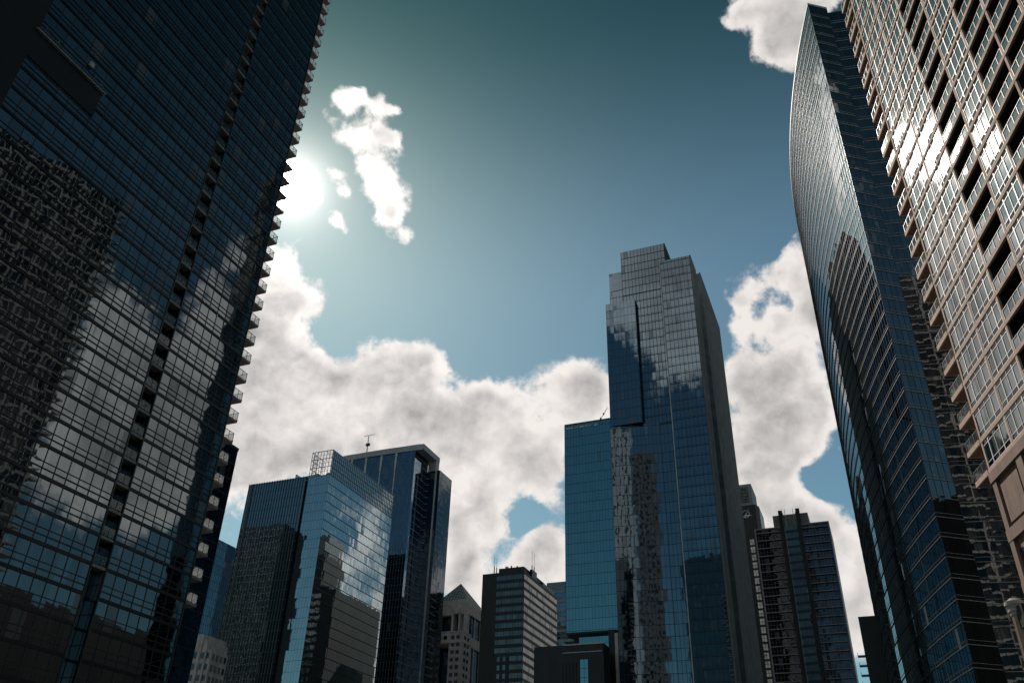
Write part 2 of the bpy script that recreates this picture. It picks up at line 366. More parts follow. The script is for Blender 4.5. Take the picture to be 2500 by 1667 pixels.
# ------------------------------------------------------------------ 2. tan apartment tower on the right
BA = 7.2; XB = 33.91; BH = 2.98; ZB = 49.87 - 4*BH
bt = thing('apartment_tower', 'tan concrete apartment tower on the right with white window grids and glass-railed balconies', 'apartment tower', BA, XB, 74.86)
cols = [74.86, 69.30, 64.33, 59.62, 55.30, 51.10, 46.94, 42.4, 37.9, 33.4, 29.0, 24.5, 20.0, 15.5, 11.0]
kinds = 'WWBWBBWWBWBBWW'
NF = 36; bz = [ZB+k*BH for k in range(NF+1)]; ztopB = bz[-1]
win_glass = glass('window_glass', (.25, .275, .285), pw=1.3, ph=BH, tilt=.014, wav=.008, wscale=.5, var=.15, blinds=.08, rough=.045)
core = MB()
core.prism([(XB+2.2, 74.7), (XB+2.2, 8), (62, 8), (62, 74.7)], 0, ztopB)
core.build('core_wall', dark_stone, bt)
# concrete frame: columns and floor beams
fr = MB()
for i, c in enumerate(cols):
    w = .29; hi = c if i == 0 else c+w/2
    fr.box(XB, XB+.2, hi-w, hi, ZB, ztopB)
fr.build('column', tan_concrete, bt, label=None)
be = MB()
for z in bz: be.box(XB-.03, XB+.2, 8, 74.98, z, z+.38)
be.build('floor_beam', tan_concrete, bt)
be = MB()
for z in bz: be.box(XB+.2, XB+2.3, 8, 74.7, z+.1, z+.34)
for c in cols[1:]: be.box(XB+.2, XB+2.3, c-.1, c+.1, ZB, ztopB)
be.build('balcony_slab', dark_stone, bt)  # near-black colour paints the shade inside the balcony recesses
def window_bay(y0, y1, z):
    """one window: glass with white frames, y0 > y1 runs towards the viewer"""
    a, c = y0-.145, y1+.145
    g = MB().prism([(XB+.08, a), (XB+.08, c), (XB+.14, c), (XB+.14, a)], z+.38, z+BH, zph=z, u0=random.random()*50)
    f = MB(); L = a-c
    def v(t, w): f.box(XB+.03, XB+.09, a-L*t-w/2, a-L*t+w/2, z+.38, z+BH)
    for t, w in ((.015, .07), (.25, .12), (.5, .055), (.75, .12), (.985, .07)): v(t, w)
    def h(zz, w): f.box(XB+.035, XB+.092, c, a, zz-w/2, zz+w/2)
    for zz, w in ((z+.46, .07), (z+.95, .055), (z+BH-.42, .06), (z+BH-.03, .06)): h(zz, w)
    return g, f
vent_mat = glass('vent_pane_glass', (.05, .06, .07), pw=1.3, ph=BH, tilt=.05, wav=.01, blinds=0)
wcache = {}
extra_g, extra_f = MB(), MB()
for i, kd in enumerate(kinds):
    if kd != 'W': continue
    for k in range(NF):
        if i in (0, 1, 3, 6) and k < 23:
            if i not in wcache:
                g, f = window_bay(cols[i], cols[i+1], bz[0])
                w = g.build('window', win_glass, bt); f.build('frame', white_frame, w); wcache[i] = w
                a, c = cols[i]-.2, cols[i+1]+.2
                MB().box(XB+.06, XB+.078, c, a, bz[0]+.46, bz[0]+.94).box(XB+.06, XB+.078, c, a, bz[0]+BH-.40, bz[0]+BH-.05).build('vent_pane', vent_mat, w)
                rnd = w
            else: copy_part(wcache[i], k*BH)
        else:
            g, f = window_bay(cols[i], cols[i+1], bz[k])
            for src, dst in ((g, extra_g), (f, extra_f)):
                n = len(dst.v); dst.v += src.v; dst.f += [tuple(q+n for q in fc) for fc in src.f]; dst.uv += src.uv
wx = extra_g.build('window', win_glass, bt); wx['kind'] = 'stuff'
extra_f.build('frame', white_frame, wx)
# things people keep on the balconies
pot = plain('clay', (.22, .09, .05), .8); leaf = plain('leaf', (.03, .07, .02), .7)
def plant(y, k, h):
    t_ = thing('potted_plant', PLANT_LABELS.pop(0), 'plant', BA, XB+.4, y, z=bz[k]+.42)
    q = MB(); q.tube((XB+.4, y, 0), (XB+.4, y, .35), .13, .18, 8); q.build('pot', pot, t_)
    q = MB()
    for i in range(60):
        a_ = random.random()*6.28; e_ = random.uniform(.1, 1.4); r_ = random.uniform(.15, .5)*h
        c_ = Vector((XB+.4+math.cos(a_)*math.cos(e_)*r_, y+math.sin(a_)*math.cos(e_)*r_, .4+math.sin(e_)*r_*1.6))
        u_ = Vector((random.uniform(-1, 1), random.uniform(-1, 1), random.uniform(-.3, 1))).normalized()*.11; w_ = u_.orthogonal().normalized()*.05
        q.face([c_-u_, c_+w_, c_+u_, c_-w_])
    q.build('leaves', leaf, t_)
PLANT_LABELS = ['small green plant on a balcony near the middle of the tan apartment tower', 'leafy plant behind the glass rail on a right-hand balcony of the tan tower', 'low plant on an upper balcony of the tan apartment tower']
plant(61.2, 8, 1.0); plant(52.3, 5, 1.2); plant(60.4, 14, .9)
# balcony bays: glass rail with white posts in front of a dark recess
def rail(y0, y1, z):
    a, c = y0-.17, y1+.17
    g = MB().prism([(XB+.05, a), (XB+.05, c), (XB+.09, c), (XB+.09, a)], z+.46, z+1.3, zph=z)
    f = MB(); L = a-c
    for t in (.0, .25, .5, .75, .99): f.box(XB+.0, XB+.05, a-L*t-.05, a-L*t+.0, z+.42, z+1.32)
    f.box(XB-.01, XB+.06, c, a, z+1.3, z+1.34)
    return g, f
rg = glass('balcony_rail_glass', (.27, .30, .31), pw=1.0, ph=BH, tilt=.02, wav=.01, blinds=0)
xg, xf = MB(), MB(); first = {}
for i, kd in enumerate(kinds):
    if kd != 'B': continue
    for k in range(NF):
        if i in (2, 4, 5) and k < 24:
            if i not in first:
                g, f = rail(cols[i], cols[i+1], bz[0]); w = g.build('balcony_rail', rg, bt); f.build('rail_post', white_frame, w); first[i] = w
            else: copy_part(first[i], k*BH)
        else:
            g, f = rail(cols[i], cols[i+1], bz[k])
            for src, dst in ((g, xg), (f, xf)):
                n = len(dst.v); dst.v += src.v; dst.f += [tuple(q+n for q in fc) for fc in src.f]; dst.uv += src.uv
wx = xg.build('balcony_rail', rg, bt); wx['kind'] = 'stuff'; xf.build('rail_post', white_frame, wx)
# dark doors deep in the balcony bays
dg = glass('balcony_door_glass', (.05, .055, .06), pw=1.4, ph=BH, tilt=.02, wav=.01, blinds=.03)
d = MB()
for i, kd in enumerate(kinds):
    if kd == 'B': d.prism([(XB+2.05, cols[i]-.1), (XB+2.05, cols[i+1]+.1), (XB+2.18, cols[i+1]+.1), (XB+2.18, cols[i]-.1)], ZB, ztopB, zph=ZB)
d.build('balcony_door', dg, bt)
# balconies that stand out past the corner
s = MB().prism([(XB-.062, 74.985), (XB+2.9, 74.985), (XB+2.9, 78.07), (XB-.062, 78.07)], ZB-.001, ZB+.479)
sl = s.build('balcony', tan_concrete, bt)
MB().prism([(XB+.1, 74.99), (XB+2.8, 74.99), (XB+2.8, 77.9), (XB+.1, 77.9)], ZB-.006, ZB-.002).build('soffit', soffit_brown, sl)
g = MB().prism([(XB-.01, 77.9), (XB-.01, 75.0), (XB+.02, 75.0), (XB+.02, 77.9)], ZB+.5, ZB+1.4)
g.prism([(XB+.1, 77.9), (XB+2.8, 77.9), (XB+2.8, 77.94), (XB+.1, 77.94)], ZB+.5, ZB+1.4)
g.build('rail_glass', clear('corner_rail_glass', (.82, .87, .87), .16), sl)
f = MB().box(XB-.03, XB+.03, 75.0, 77.95, ZB+1.4, ZB+1.44).box(XB, XB+2.9, 77.9, 77.95, ZB+1.4, ZB+1.44)
for y in (75.9, 76.9, 77.9): f.box(XB-.03, XB+.0, y, y+.05, ZB+.48, ZB+1.5)
f.build('railing', grey_metal, sl)
for k in range(1, 25): copy_part(sl, k*BH)
# set-back rear wing
rw = MB().prism([(55, 114.5), (55, 75.2), (112, 75.2), (112, 114.5)], 0, 163).build('rear_wing', glass('rear_window_glass', (.06, .065, .07), pw=1.6, ph=BH, tilt=.01, wav=.01), bt)
q = MB()
for z in rng(3, 163, BH): q.box(54.75, 55, 75, 114.6, z, z+.6)
for y in (75.1, 80, 84.9, 89.8, 94.7, 99.6, 104.5, 109.4, 114.1): q.box(54.7, 55, y, y+.5, 0, 163)
for z in rng(6, 160, BH): q.prism([(54.7, 114.6), (57, 114.6), (57, 115.6), (54.7, 117.6)], z, z+.45)
for z in rng(3, 163, BH): q.box(55, 112, 114.5, 114.8, z, z+.55)
for x in rng(55.2, 112, 4.9): q.box(x, x+.5, 114.5, 114.85, 0, 163)
q.build('concrete_frame', plain('dull_concrete', (.36, .345, .335), .85, 0, .12), rw)
q = MB()
for y in rng(76.7, 114, 1.63): q.box(54.85, 55, y, y+.1, 0, 163)
q.build('window_frame', white_frame, rw)
# stone base
pz = ZB-.02
ps = MB().prism([(XB+.25, 74.7), (XB+.25, 8), (62, 8), (62, 74.7)], 0, pz).build('stone_base', brown_stone, bt)
p2 = MB()
p2.box(XB-.12, XB+.3, 8, 74.98, pz-.9, pz-.004)
bays = list(zip(cols[:-1], cols[1:]))
for i in range(len(cols)-1): p2.box(XB-.02, XB+.26, cols[i]-(0 if i else 0)-.75, cols[i]+(.02 if i == 0 else .35), 0, pz-.9)
p2.box(XB-.06, XB+.27, 8, 74.96, pz-6.3, pz-5.3)
p2.box(XB-.05, XB+.27, 8, 74.95, pz-10.6, pz-9.8)
p2.box(XB-.05, XB+.27, 8, 74.95, pz-15.0, pz-14.2)
for a, c in bays:
    p2.box(XB+.12, XB+.27, c+.9, a-1.1, pz-4.9, pz-1.5)
p2.build('pilaster', tan_concrete if False else brown_stone, bt)
pg = glass('base_window_glass', (.22, .24, .25), pw=1.3, ph=3, tilt=.01, wav=.01, blinds=0)
for a, c in bays[:9]:
    for z in (pz-9.4, pz-13.8, pz-18.2):
        w = MB().prism([(XB+.2, a-1.0), (XB+.2, c+.6), (XB+.26, c+.6), (XB+.26, a-1.0)], z, z+2.2).build('window', pg, bt)
        f = MB(); L = a-c-1.6
        for t in (.25, .5, .75): f.box(XB+.12, XB+.2, a-1.0-L*t-.03, a-1.0-L*t+.03, z, z+2.2)
        f.box(XB+.08, XB+.2, c+.6, a-1.0, z-.08, z+.02)
        f.build('frame', white_frame, w)

# fluted stone column with a scrolled bracket, standing before the base
lc = thing('stone_column', 'slim fluted stone column with a dark bracket top, at the foot of the tan apartment tower', 'column', BA, 29.0, 66.0)
c = MB(); cx0, cy0, n = 29.0, 66.0, 48
def ring(r, z, fl=.0): return [(cx0+(r-(fl if i % 4 < 2 else 0))*math.cos(2*math.pi*i/n), cy0+(r-(fl if i % 4 < 2 else 0))*math.sin(2*math.pi*i/n), z) for i in range(n)]
prof = [(.62, 0, 0), (.62, .8, 0), (.50, 1.0, .04), (.42, 23.2, .035)]
for (r0, z0, f0), (r1, z1, f1) in zip(prof, prof[1:]):
    A, B2 = ring(r0, z0, f0), ring(r1, z1, f1)
    for i in range(n): j = (i+1) % n; c.face([A[i], A[j], B2[j], B2[i]])
c.build('shaft', tan_concrete, lc)
c = MB()
for z0, z1, r0, r1 in ((23.2, 23.45, .46, .5), (23.45, 23.6, .58, .58), (23.6, 23.9, .5, .66), (23.9, 24.15, .7, .7), (24.15, 24.4, .62, .3)):
    A, B2 = ring(r0, z0), ring(r1, z1)
    for i in range(n): j = (i+1) % n; c.face([A[i], A[j], B2[j], B2[i]])
    c.face(B2); c.face(list(reversed(A)))
c.build('capital', grey_stone, lc)
MB().prism([(28.8, 64.6), (29.3, 64.6), (29.3, 65.7), (28.8, 65.7)], 22.2, 23.7).build('bracket', black_metal, lc)
# ------------------------------------------------------------------ 3. curved glass tower
def azv(a): return (math.sin(R(a)), math.cos(R(a)))
rp = thing('curved_tower', 'tall curved glass tower with thin floor bands, left of the tan tower', 'tower', 0, 82.6, 155.4)
HR = 223.0; FR = 3.96; ZR = 150.74 - 38*FR
C0 = (176*math.sin(R(28.02)), 176*math.cos(R(28.02)))
arc = [C0]; a = 6.5; sarc = 0.0; st = 1.6
while sarc < 134:
    d = azv(a+.17*st/2); p = arc[-1]; arc.append((p[0]+d[0]*st, p[1]+d[1]*st)); a += .17*st; sarc += st
d = azv(78); Sx = (C0[0]+d[0]*6.0, C0[1]+d[1]*6.0)
d = azv(12); Sy = (Sx[0]+d[0]*1.4, Sx[1]+d[1]*1.4)
d = azv(102); Rx = (Sy[0]+d[0]*8.6, Sy[1]+d[1]*8.6)
d = azv(12); Ry = (Rx[0]+d[0]*60, Rx[1]+d[1]*60)
rg1 = glass('curved_tower_glass', (.19, .29, .335), pw=1.6, ph=FR, tilt=.006, wav=.006, wscale=.3, var=.16, blinds=.01)
rg2 = glass('side_tower_glass', (.17, .18, .185), pw=1.5, ph=FR, tilt=.012, wav=.015, wscale=.5, var=.25, blinds=.0)
# curved wall as one strip with continuous UV
w = MB(); u = 0
for p, q in zip(arc[:-1], arc[1:]):
    # outline runs away from the viewer with the outside on its left
    w.face([(*q, 0), (*p, 0), (*p, HR), (*q, HR)], [(u+st, -ZR), (u, -ZR), (u, HR-ZR), (u+st, HR-ZR)]); u += st
w.build('curved_glass', rg1, rp)
w = MB()
body = [C0, Sx, Sy, Rx, Ry] + list(reversed(arc[1:]))
w.face([(*p, HR-.02) for p in body]); w.face([(*p, 0) for p in reversed(body)]); 
w.face([(*arc[-1], 0), (*Ry, 0), (*Ry, HR), (*arc[-1], HR)]); w.face([(*Rx, 0), (*Ry, 0), (*Ry, HR), (*Rx, HR)])
w.build('roof', dark_metal, rp)
w = MB()
for p, q, o in ((C0, Sx, 0), (Sx, Sy, 50), (Sy, Rx, 100)):
    L = math.dist(p, q); w.face([(*p, 0), (*q, 0), (*q, HR), (*p, HR)], [(o, -ZR), (o+L, -ZR), (o+L, HR-ZR), (o, HR-ZR)])
w.build('side_glass', rg2, rp)
zR = rng(ZR+2*FR, HR-1, FR)
b = MB()
for i in range(0, len(arc)-1, 2):
    q, p = arc[i], arc[min(i+2, len(arc)-1)]
    for z in zR:
        b.obox(p, q, z, z+.15, -.01, .13)
        b.obox(p, q, z+.85, z+.91, -.01, .04)
    b.obox(p, q, HR-.3, HR+.5, -.2, .12)
b.build('floor_fin', plain('fin_metal', (.03, .03, .03), .55, .1), rp)
b = MB()
for i in range(0, len(arc)-1):
    p = arc[i]; q = arc[i+1]; dx, dy = (q[0]-p[0])/st, (q[1]-p[1])/st
    b.obox((p[0]+dx*.05, p[1]+dy*.05), p, ZR+2*FR, HR, -.01, .05)
b.build('mullion_grid', dark_metal, rp)
b = MB()
b.hbars(C0, Sx, [z for z in zR], .13, 0, .16); b.hbars(C0, Sx, [z+.85 for z in zR], .08, 0, .06)
b.hbars(Sy, Rx, [z for z in zR], .13, 0, .14); b.hbars(Sy, Rx, [z+.95 for z in zR], .08, 0, .06)
b.obox(C0, Sx, HR-.2, HR+.6, -.3, .1)
b.build('side_band', pale_metal, rp)
b = MB(); b.vbars(C0, Sx, ZR, HR, 1.5, .07, 0, .05); b.vbars(Sy, Rx, ZR, HR, 1.5, .07, 0, .05)
b.build('side_mullion', dark_metal, rp)

# ------------------------------------------------------------------ helper for straight towers in the street grid
def tower(name, label, cat, ox, oy, group=None): return thing(name, label, cat, G, ox, oy, group=group)
def grid(mb, p, q, z0, z1, fh, step, hw=.14, vw=.08, out=.08, zstart=None):
    zs_ = rng(z0 if zstart is None else zstart, z1, fh)
    mb.hbars(p, q, zs_, hw, 0, out); mb.vbars(p, q, z0, z1, step, vw, 0, out*.75); return mb

# ------------------------------------------------------------------ 4. tall grey stepped tower with the ribbed stone side
bo = tower('stepped_office_tower', 'stepped glass tower with ribbed grey side and lettering on its lower wing', 'office tower', -81.5, 300.3)
FB = 4.05; ZBo = 2.0; v0 = 300.3
bgT = glass('tower_glass', (.135, .18, .215), pw=1.5, ph=FB, tilt=.006, wav=.008, wscale=.4, var=.14, blinds=.03)
bgW = glass('wing_glass', (.17, .30, .33), pw=1.25, ph=FB, tilt=.006, wav=.006, wscale=.3, var=.08, blinds=.012)
def boxg(x0, x1, y0, y1, z0, z1, zph=ZBo): return MB().prism([(x0, y0), (x1, y0), (x1, y1), (x0, y1)], z0, z1, zph)
facet_top = 160.0
# core
k = MB(); k.prism([(-80, v0+.3), (-46, v0+.3), (-46, 326), (-80, 326)], facet_top, 238.5, ZBo)
k.prism([(-81.5, v0-2.4), (-62, v0+.1), (-62, v0+.3), (-46, v0+.3), (-46, 326), (-81.5, 326)], 0, facet_top+1, ZBo)
k.build('glass_facade', bgT, bo)
c_ = boxg(-74.12, -54.23, v0, 322, 225, 249); c_.build('crown', bgT, bo)
n_ = boxg(-79.96, -74.13, v0+.05, 316, 222, 226.2); n_.prism([(-79.96, v0+.05), (-79.2, v0+.05), (-79.2, 316), (-79.96, 316)], 226.2, 228.6, ZBo)
n_.prism([(-79.96, v0+.05), (-74.13, v0+.05), (-74.13, 316), (-79.96, 316)], 228.6, 230.3, ZBo)
n_.build('shoulder', bgT, bo)
MB().box(-79.2, -74.15, v0+1.6, 315, 226.2, 228.6).build('shoulder_opening', pale_metal, bo)
r_ = boxg(-56.6, -43.4, v0-.7, 312, 0, 238.9); r_.build('right_bay', bgT, bo)
pr = boxg(-81.3, -68.3, v0-2.6, v0+.1, 161, 220.3); pr.build('projecting_bay', glass('bay_glass', (.135, .185, .225), pw=1.6, ph=FB, tilt=.008, wav=.008, wscale=.3, var=.1), bo)
wg = boxg(-101.5, -81.52, v0, 326, 82.6, 166); wg.build('wing', bgW, bo)
MB().prism([(-97.5, 303), (-82.6, 303), (-82.6, 322), (-97.5, 322)], 0, 82.5, ZBo).build('lower_glass', bgW, bo)
MB().box(-101.4, -81.6, v0+.1, 325.9, 82.0, 82.58).build('wing_soffit', dark_metal, bo)
b = MB()
grid(b, (-74.12, v0), (-54.23, v0), 225, 249, FB, 1.53, .20, .15, .12, zstart=ZBo+FB*56)
grid(b, (-74.12, v0+.3), (-56.6, v0+.3), facet_top, 226, FB, 1.5, .20, .17, .12, zstart=ZBo+FB*39)
grid(b, (-80, v0+.3), (-74.2, v0+.3), 220.3, 226, FB, 1.45, .12, .09, .09, zstart=ZBo+FB*54)
grid(b, (-79.96, v0+.05), (-74.13, v0+.05), 222, 226.1, FB, 1.45, .12, .09, .09, zstart=ZBo+FB*55)
grid(b, (-62, v0+.3), (-56.6, v0+.3), 0, facet_top, FB, 1.5, .13, .10, .09, zstart=ZBo)
grid(b, (-56.6, v0-.7), (-43.4, v0-.7), 0, 238.9, FB, 1.65, .18, .13, .12, zstart=ZBo+.6)
b.hbars((-56.6, v0-.7), (-43.4, v0-.7), rng(ZBo+1.3, 238, FB), .06, 0, .06)
b.hbars((-74.12, v0+.3), (-56.6, v0+.3), [z+.7 for z in rng(ZBo+FB*39, 225, FB)], .06, 0, .06)
grid(b, (-81.5, v0-2.4), (-62, v0+.1), 0, facet_top+1, FB, 1.5, .13, .09, .07, zstart=ZBo)
b.vbars((-54.23, v0), (-54.23, 322), 239, 249, 1.6, .35, 0, .5)
b.build('mullion_grid', dark_metal, bo)
b = MB()
grid(b, (-81.3, v0-2.6), (-68.3, v0-2.6), 161, 220.3, FB, 1.6, .09, .06, .06, zstart=ZBo+FB*40)
grid(b, (-68.3, v0-2.6), (-68.3, v0+.1), 161, 220.3, FB, 1.3, .09, .06, .06, zstart=ZBo+FB*40)
grid(b, (-101.5, v0), (-81.52, v0), 82.6, 166, FB, 1.25, .11, .045, .06, zstart=ZBo+FB*20)
grid(b, (-97.5, 303), (-82.6, 303), 0, 82.5, FB, 1.25, .11, .045, .06, zstart=ZBo)
b.box(-101.56, -101.4, v0-.08, v0+.1, 82.6, 166.2); b.obox((-101.5, v0), (-81.5, v0), 165.8, 166.3, -.2, .12)
b.build('thin_mullion_grid', dark_metal, bo)
MB().box(-56.95, -56.6, v0-.78, v0+.3, 0, 238.9).build('edge_fin', pale_metal, bo)
# ribbed stone side
s_ = MB(); s_.prism([(-46, v0-.7+.01), (-43.45, v0-.7+.01), (-43.45, 311.5), (-46, 311.5)], 0, 238.7)
s_.prism([(-75, 326.2), (-43.6, 326.2), (-43.6, 376), (-75, 376)], 0, 248)
s_.build('stone_side', ribbed_stone, bo)
rb = MB(); rb.vbars((-43.45, v0-.6), (-43.45, 311.5), 0, 239.2, 1.15, .45, 0, .5)
rb.vbars((-43.6, 326.2), (-43.6, 376), 0, 248.5, 1.15, .45, 0, .5)
rb.build('stone_rib', ribbed_stone, bo)
MB().box(-46.4, -45.9, 311.5, 326.1, 0, 236).build('dark_slot', glass('slot_glass', (.10, .13, .15), pw=2, ph=FB, tilt=.01, wav=.01), bo)
cl_ = MB().box(-82.5, -81.4, 296.8, 298.6, 0, 80.6).build('pier', grey_stone, bo)
MB().box(-84.9, -82.51, 297.4, 300, 0, 82).build('pier_flank', dark_metal, bo)
# lettering
def lettering(name, text, x, z, size, y, mat, root, spacing=1.0):
    cu = bpy.data.curves.new(name, 'FONT'); cu.body = text; cu.size = size; cu.extrude = .06; cu.space_character = spacing; cu.offset = .012
    t_ = bpy.data.objects.new(name+'_tmp', cu); S.collection.objects.link(t_)
    bpy.context.view_layer.update()
    me = bpy.data.meshes.new_from_object(t_.evaluated_get(bpy.context.evaluated_depsgraph_get()))
    S.collection.objects.unlink(t_); bpy.data.objects.remove(t_)
    xs = [v.co.x for v in me.vertices]; wd = max(xs)-min(xs)
    me.transform(Matrix.Rotation(R(90), 4, 'X'))
    me.name = name; me.materials.clear(); me.materials.append(mat)
    o = bpy.data.objects.new(name, me); S.collection.objects.link(o); o.parent = root
    o.location = (x-root['_ox'], y-root['_oy'], z); return o, wd
sign_mat = plain('sign_white', (.75, .75, .74), .5)
o, wd = lettering('sign_letters', 'BANK OF AMERICA', -100.8, 163.85, 1.1, v0-.16, sign_mat, bo, 1.12)
o.scale = (10.7/wd, 1, 1)
fl = MB()
for i in range(3):      # slanted stripes of the emblem
    x = -88.9+i*.26; z = 163.9+.05*i
    fl.face([(x, v0-.2, z), (x+.22, v0-.2, z-.08), (x+1.05, v0-.2, z+.72), (x+.83, v0-.2, z+.80)])
for i in range(2):
    x = -88.0+i*.28; z = 163.85
    fl.face([(x, v0-.21, z), (x+.2, v0-.21, z-.06), (x+.62, v0-.21, z+.38), (x+.42, v0-.21, z+.44)])
fl.build('emblem', sign_mat, bo)
# roof crane on the wing
cr = tower('roof_crane', 'small slanted crane arm on the roof of the lettered wing', 'crane', -88.4, 305)
cr.location.z = 166
cr['_oz'] = 166
c = MB(); c.box(-89.1, -87.7, 304.4, 305.6, 0, 1.6); c.build('crane_base', dark_metal, cr)
c = MB()
P0, P1 = Vector((-88.4, 305, 1.4)), Vector((-84.5, 305, 7.3))
ax = (P1-P0).normalized(); sd_ = Vector((0, 1, 0)); up_ = ax.cross(sd_)
for ds, du in ((.18, .18), (-.18, .18), (.18, -.18), (-.18, -.18)): c.tube(P0+sd_*ds+up_*du, P1+sd_*ds*.4+up_*du*.4, .05, .035, 5)
for i in range(9):
    t0, t1 = i/9, (i+1)/9; s0 = 1-.6*t0; s1 = 1-.6*t1
    c.tube(P0.lerp(P1, t0)+up_*.18*s0, P0.lerp(P1, t1)-up_*.18*s1, .03, n=4); c.tube(P0.lerp(P1, t0)-up_*.18*s0, P0.lerp(P1, t1)+up_*.18*s1, .03, n=4)
for t in (.28, .62):
    q = P0.lerp(P1, t); c.box(q.x-.28, q.x+.28, 304.75, 305.25, q.z-.3, q.z+.45)
c.build('crane_arm', plain('crane_orange', (.30, .12, .04), .6), cr)
c = MB(); c.tube(P1, P1+Vector((.05, 0, 1.2)), .07, n=5); c.tube(P1+Vector((0, 0, .2)), P1+Vector((.9, 0, -.2)), .06, n=5); c.build('crane_head', dark_metal, cr)

# ------------------------------------------------------------------ 5. blue glass tower with the lattice crown
b1 = tower('glass_office_tower', 'blue mirror-glass tower with an open lattice screen at its top corner, left of centre', 'office tower', -194.26, 273.2)
F1 = 3.85; Z1 = 145.75-37*F1; X1 = -194.26; Y1 = 273.22
g1 = glass('mirror_glass', (.40, .475, .50), pw=1.3, ph=F1, tilt=.007, wav=.006, wscale=.45, var=.10, blinds=.0)
g1f = glass('front_glass', (.17, .23, .26), pw=1.2, ph=F1, tilt=.004, wav=.006, wscale=.4, var=.08, blinds=0)
w = MB(); e = [(-204.5, Y1), (X1, Y1), (X1, 325.9), (-204.5, 325.9)]
w.prism(e, 0, 145.75, Z1).build('corner_block', g1, b1)
MB().prism([(-234.36, Y1), (-205.8, Y1), (-205.8, 320), (-234.36, 320)], 0, 146.5, Z1).build('front_block', g1f, b1)
MB().box(-205.9, -204.4, Y1+1.2, 320, 0, 144.9).build('dark_slot', black_metal, b1)
b = MB()
b.hbars((X1, Y1), (X1, 325.9), rng(Z1, 146, F1), .26, 0, .12)
b.hbars((-204.5, Y1), (X1, Y1), rng(Z1, 146, F1), .07, 0, .05)
b.vbars((X1, Y1), (X1, 325.9), 0, 145.7, 1.3, .03, 0, .03)
b.vbars((-204.5, Y1), (X1, Y1), 0, 145.7, 1.28, .03, 0, .03)
b.build('floor_band', dark_metal, b1)
b = MB(); b.vbars((-234.36, Y1), (-205.8, Y1), 0, 146.7, 1.3, .09, 0, .30); b.hbars((-234.36, Y1), (-205.8, Y1), rng(Z1, 146.5, F1), .08, 0, .10)
b.box(-232.6, -232.2, Y1-.42, Y1, 0, 146.4)
b.build('vertical_fin', grey_metal, b1)
b = MB()
for p, q, n in (((-204.5, Y1), (X1, Y1), 7), ((X1, Y1), (X1, 325.9), 36), ((-204.5, Y1+9), (-204.5, Y1), 6)):
    L = math.dist(p, q)
    b.hbars(p, q, [145.75, 149.5, 153.25], .22, -.08, .10); b.obox(p, q, 156.75, 157, -.08, .12)
    b.hbars(p, q, [147.6, 151.4, 155.1], .09, -.03, .05)
    b.vbars(p, q, 145.75, 157, L/n, .16, -.06, .08)
for i in range(3):
    z = 145.8+3.75*i
    b.tube((-204.4, Y1+.1, z), (-201, Y1+.1, z+3.7), .08, n=4); b.tube((-197.6, Y1+.1, z+3.7), (-194.4, Y1+.1, z), .08, n=4)
    b.tube((-204.4, Y1+.2, z), (-204.4, Y1+4.4, z+3.7), .08, n=4)
b.build('lattice_crown', grey_metal, b1)
w = MB(); w.prism([(X1-.35, Y1+.8), (X1-.15, Y1+.8), (X1-.15, 325.8), (X1-.35, 325.8)], 145.8, 156.8, Z1); w.build('crown_glass', g1, b1)
MB().prism([(-203, Y1+9.5), (X1-1, Y1+9.5), (X1-1, 324), (-203, 324)], 145.8, 151.5, Z1).build('roof_plant', grey_metal, b1)
w = MB(); w.prism([(-216.5, Y1+8), (-205.9, Y1+8), (-205.9, Y1+20), (-216.5, Y1+20)], 146.4, [150.3, 151.2, 151.2, 150.3]); w.build('roof_shelter', pale_metal, b1)
MB().prism([(-217.2, Y1+7.6), (-216.5, Y1+7.6), (-216.5, Y1+20), (-217.2, Y1+20)], 146.4, 152).build('roof_fin', pale_metal, b1)

# ------------------------------------------------------------------ 6. navy tower with the pale curved roof edge
b2 = tower('navy_office_tower', 'dark navy tower with pale roof edge and pale piers, just behind the lattice-topped tower', 'office tower', -196.96, 347.0)
F2 = 3.42; Z2 = 190-55*F2
g2 = glass('navy_glass', (.115, .165, .215), pw=1.5, ph=F2, tilt=.008, wav=.006, wscale=.4, var=.22, blinds=.02)
MB().prism([(-242, 347.02), (-196.96, 347.02), (-196.96, 361.5), (-242, 361.5)], 0, 189.9, Z2).build('glass_facade', g2, b2)
MB().prism([(-240, 361.52), (-189.85, 361.52), (-189.85, 375.7), (-240, 375.7)], 0, 184.1, Z2).build('rear_block', glass('navy_dark_glass', (.05, .068, .085), pw=1.5, ph=F2, tilt=.01, wav=.01, var=.3), b2)
par = []
for i in range(13): x = -242+i*(49.5/12); par.append((x, 346.3+2.6*((x+217)/25)**2*.35))
cp = MB(); op = par+[(-192.5, 365.5), (-242, 365.5)]
cp.prism(op, 189.9, [192.9]*13+[192.9, 192.9]); cp.prism([(-196.9, 361.6), (-192.6, 361.6), (-192.6, 365.4), (-196.9, 365.4)], 184.1, 189.9)
cp.build('roof_parapet', plain('pale_panel', (.33, .34, .35), .6), b2)
b = MB()
for x in (-233.9, -225.4, -216.4, -207.8): b.box(x-.55, x+.55, 346.6, 347, 181, 190); b.box(x-.3, x+.3, 346.7, 347, 0, 181)
b.box(-186.4-5.9, -191.4, 361.1, 361.5, 0, 184)
b.build('pier', pale_metal, b2)
b = MB(); b.vbars((-242, 347.02), (-196.96, 347.02), 0, 190, 1.5, .1, 0, .12); b.hbars((-242, 347.02), (-196.96, 347.02), rng(Z2, 190, F2), .10, 0, .08)
b.build('mullion_grid', grey_metal, b2)
b = MB()
for z in rng(Z2+.4, 188, F2):
    for y in rng(348.5, 360.5, 1.15): b.box(-196.96, -196.86, y, y+.28, z, z+.42)
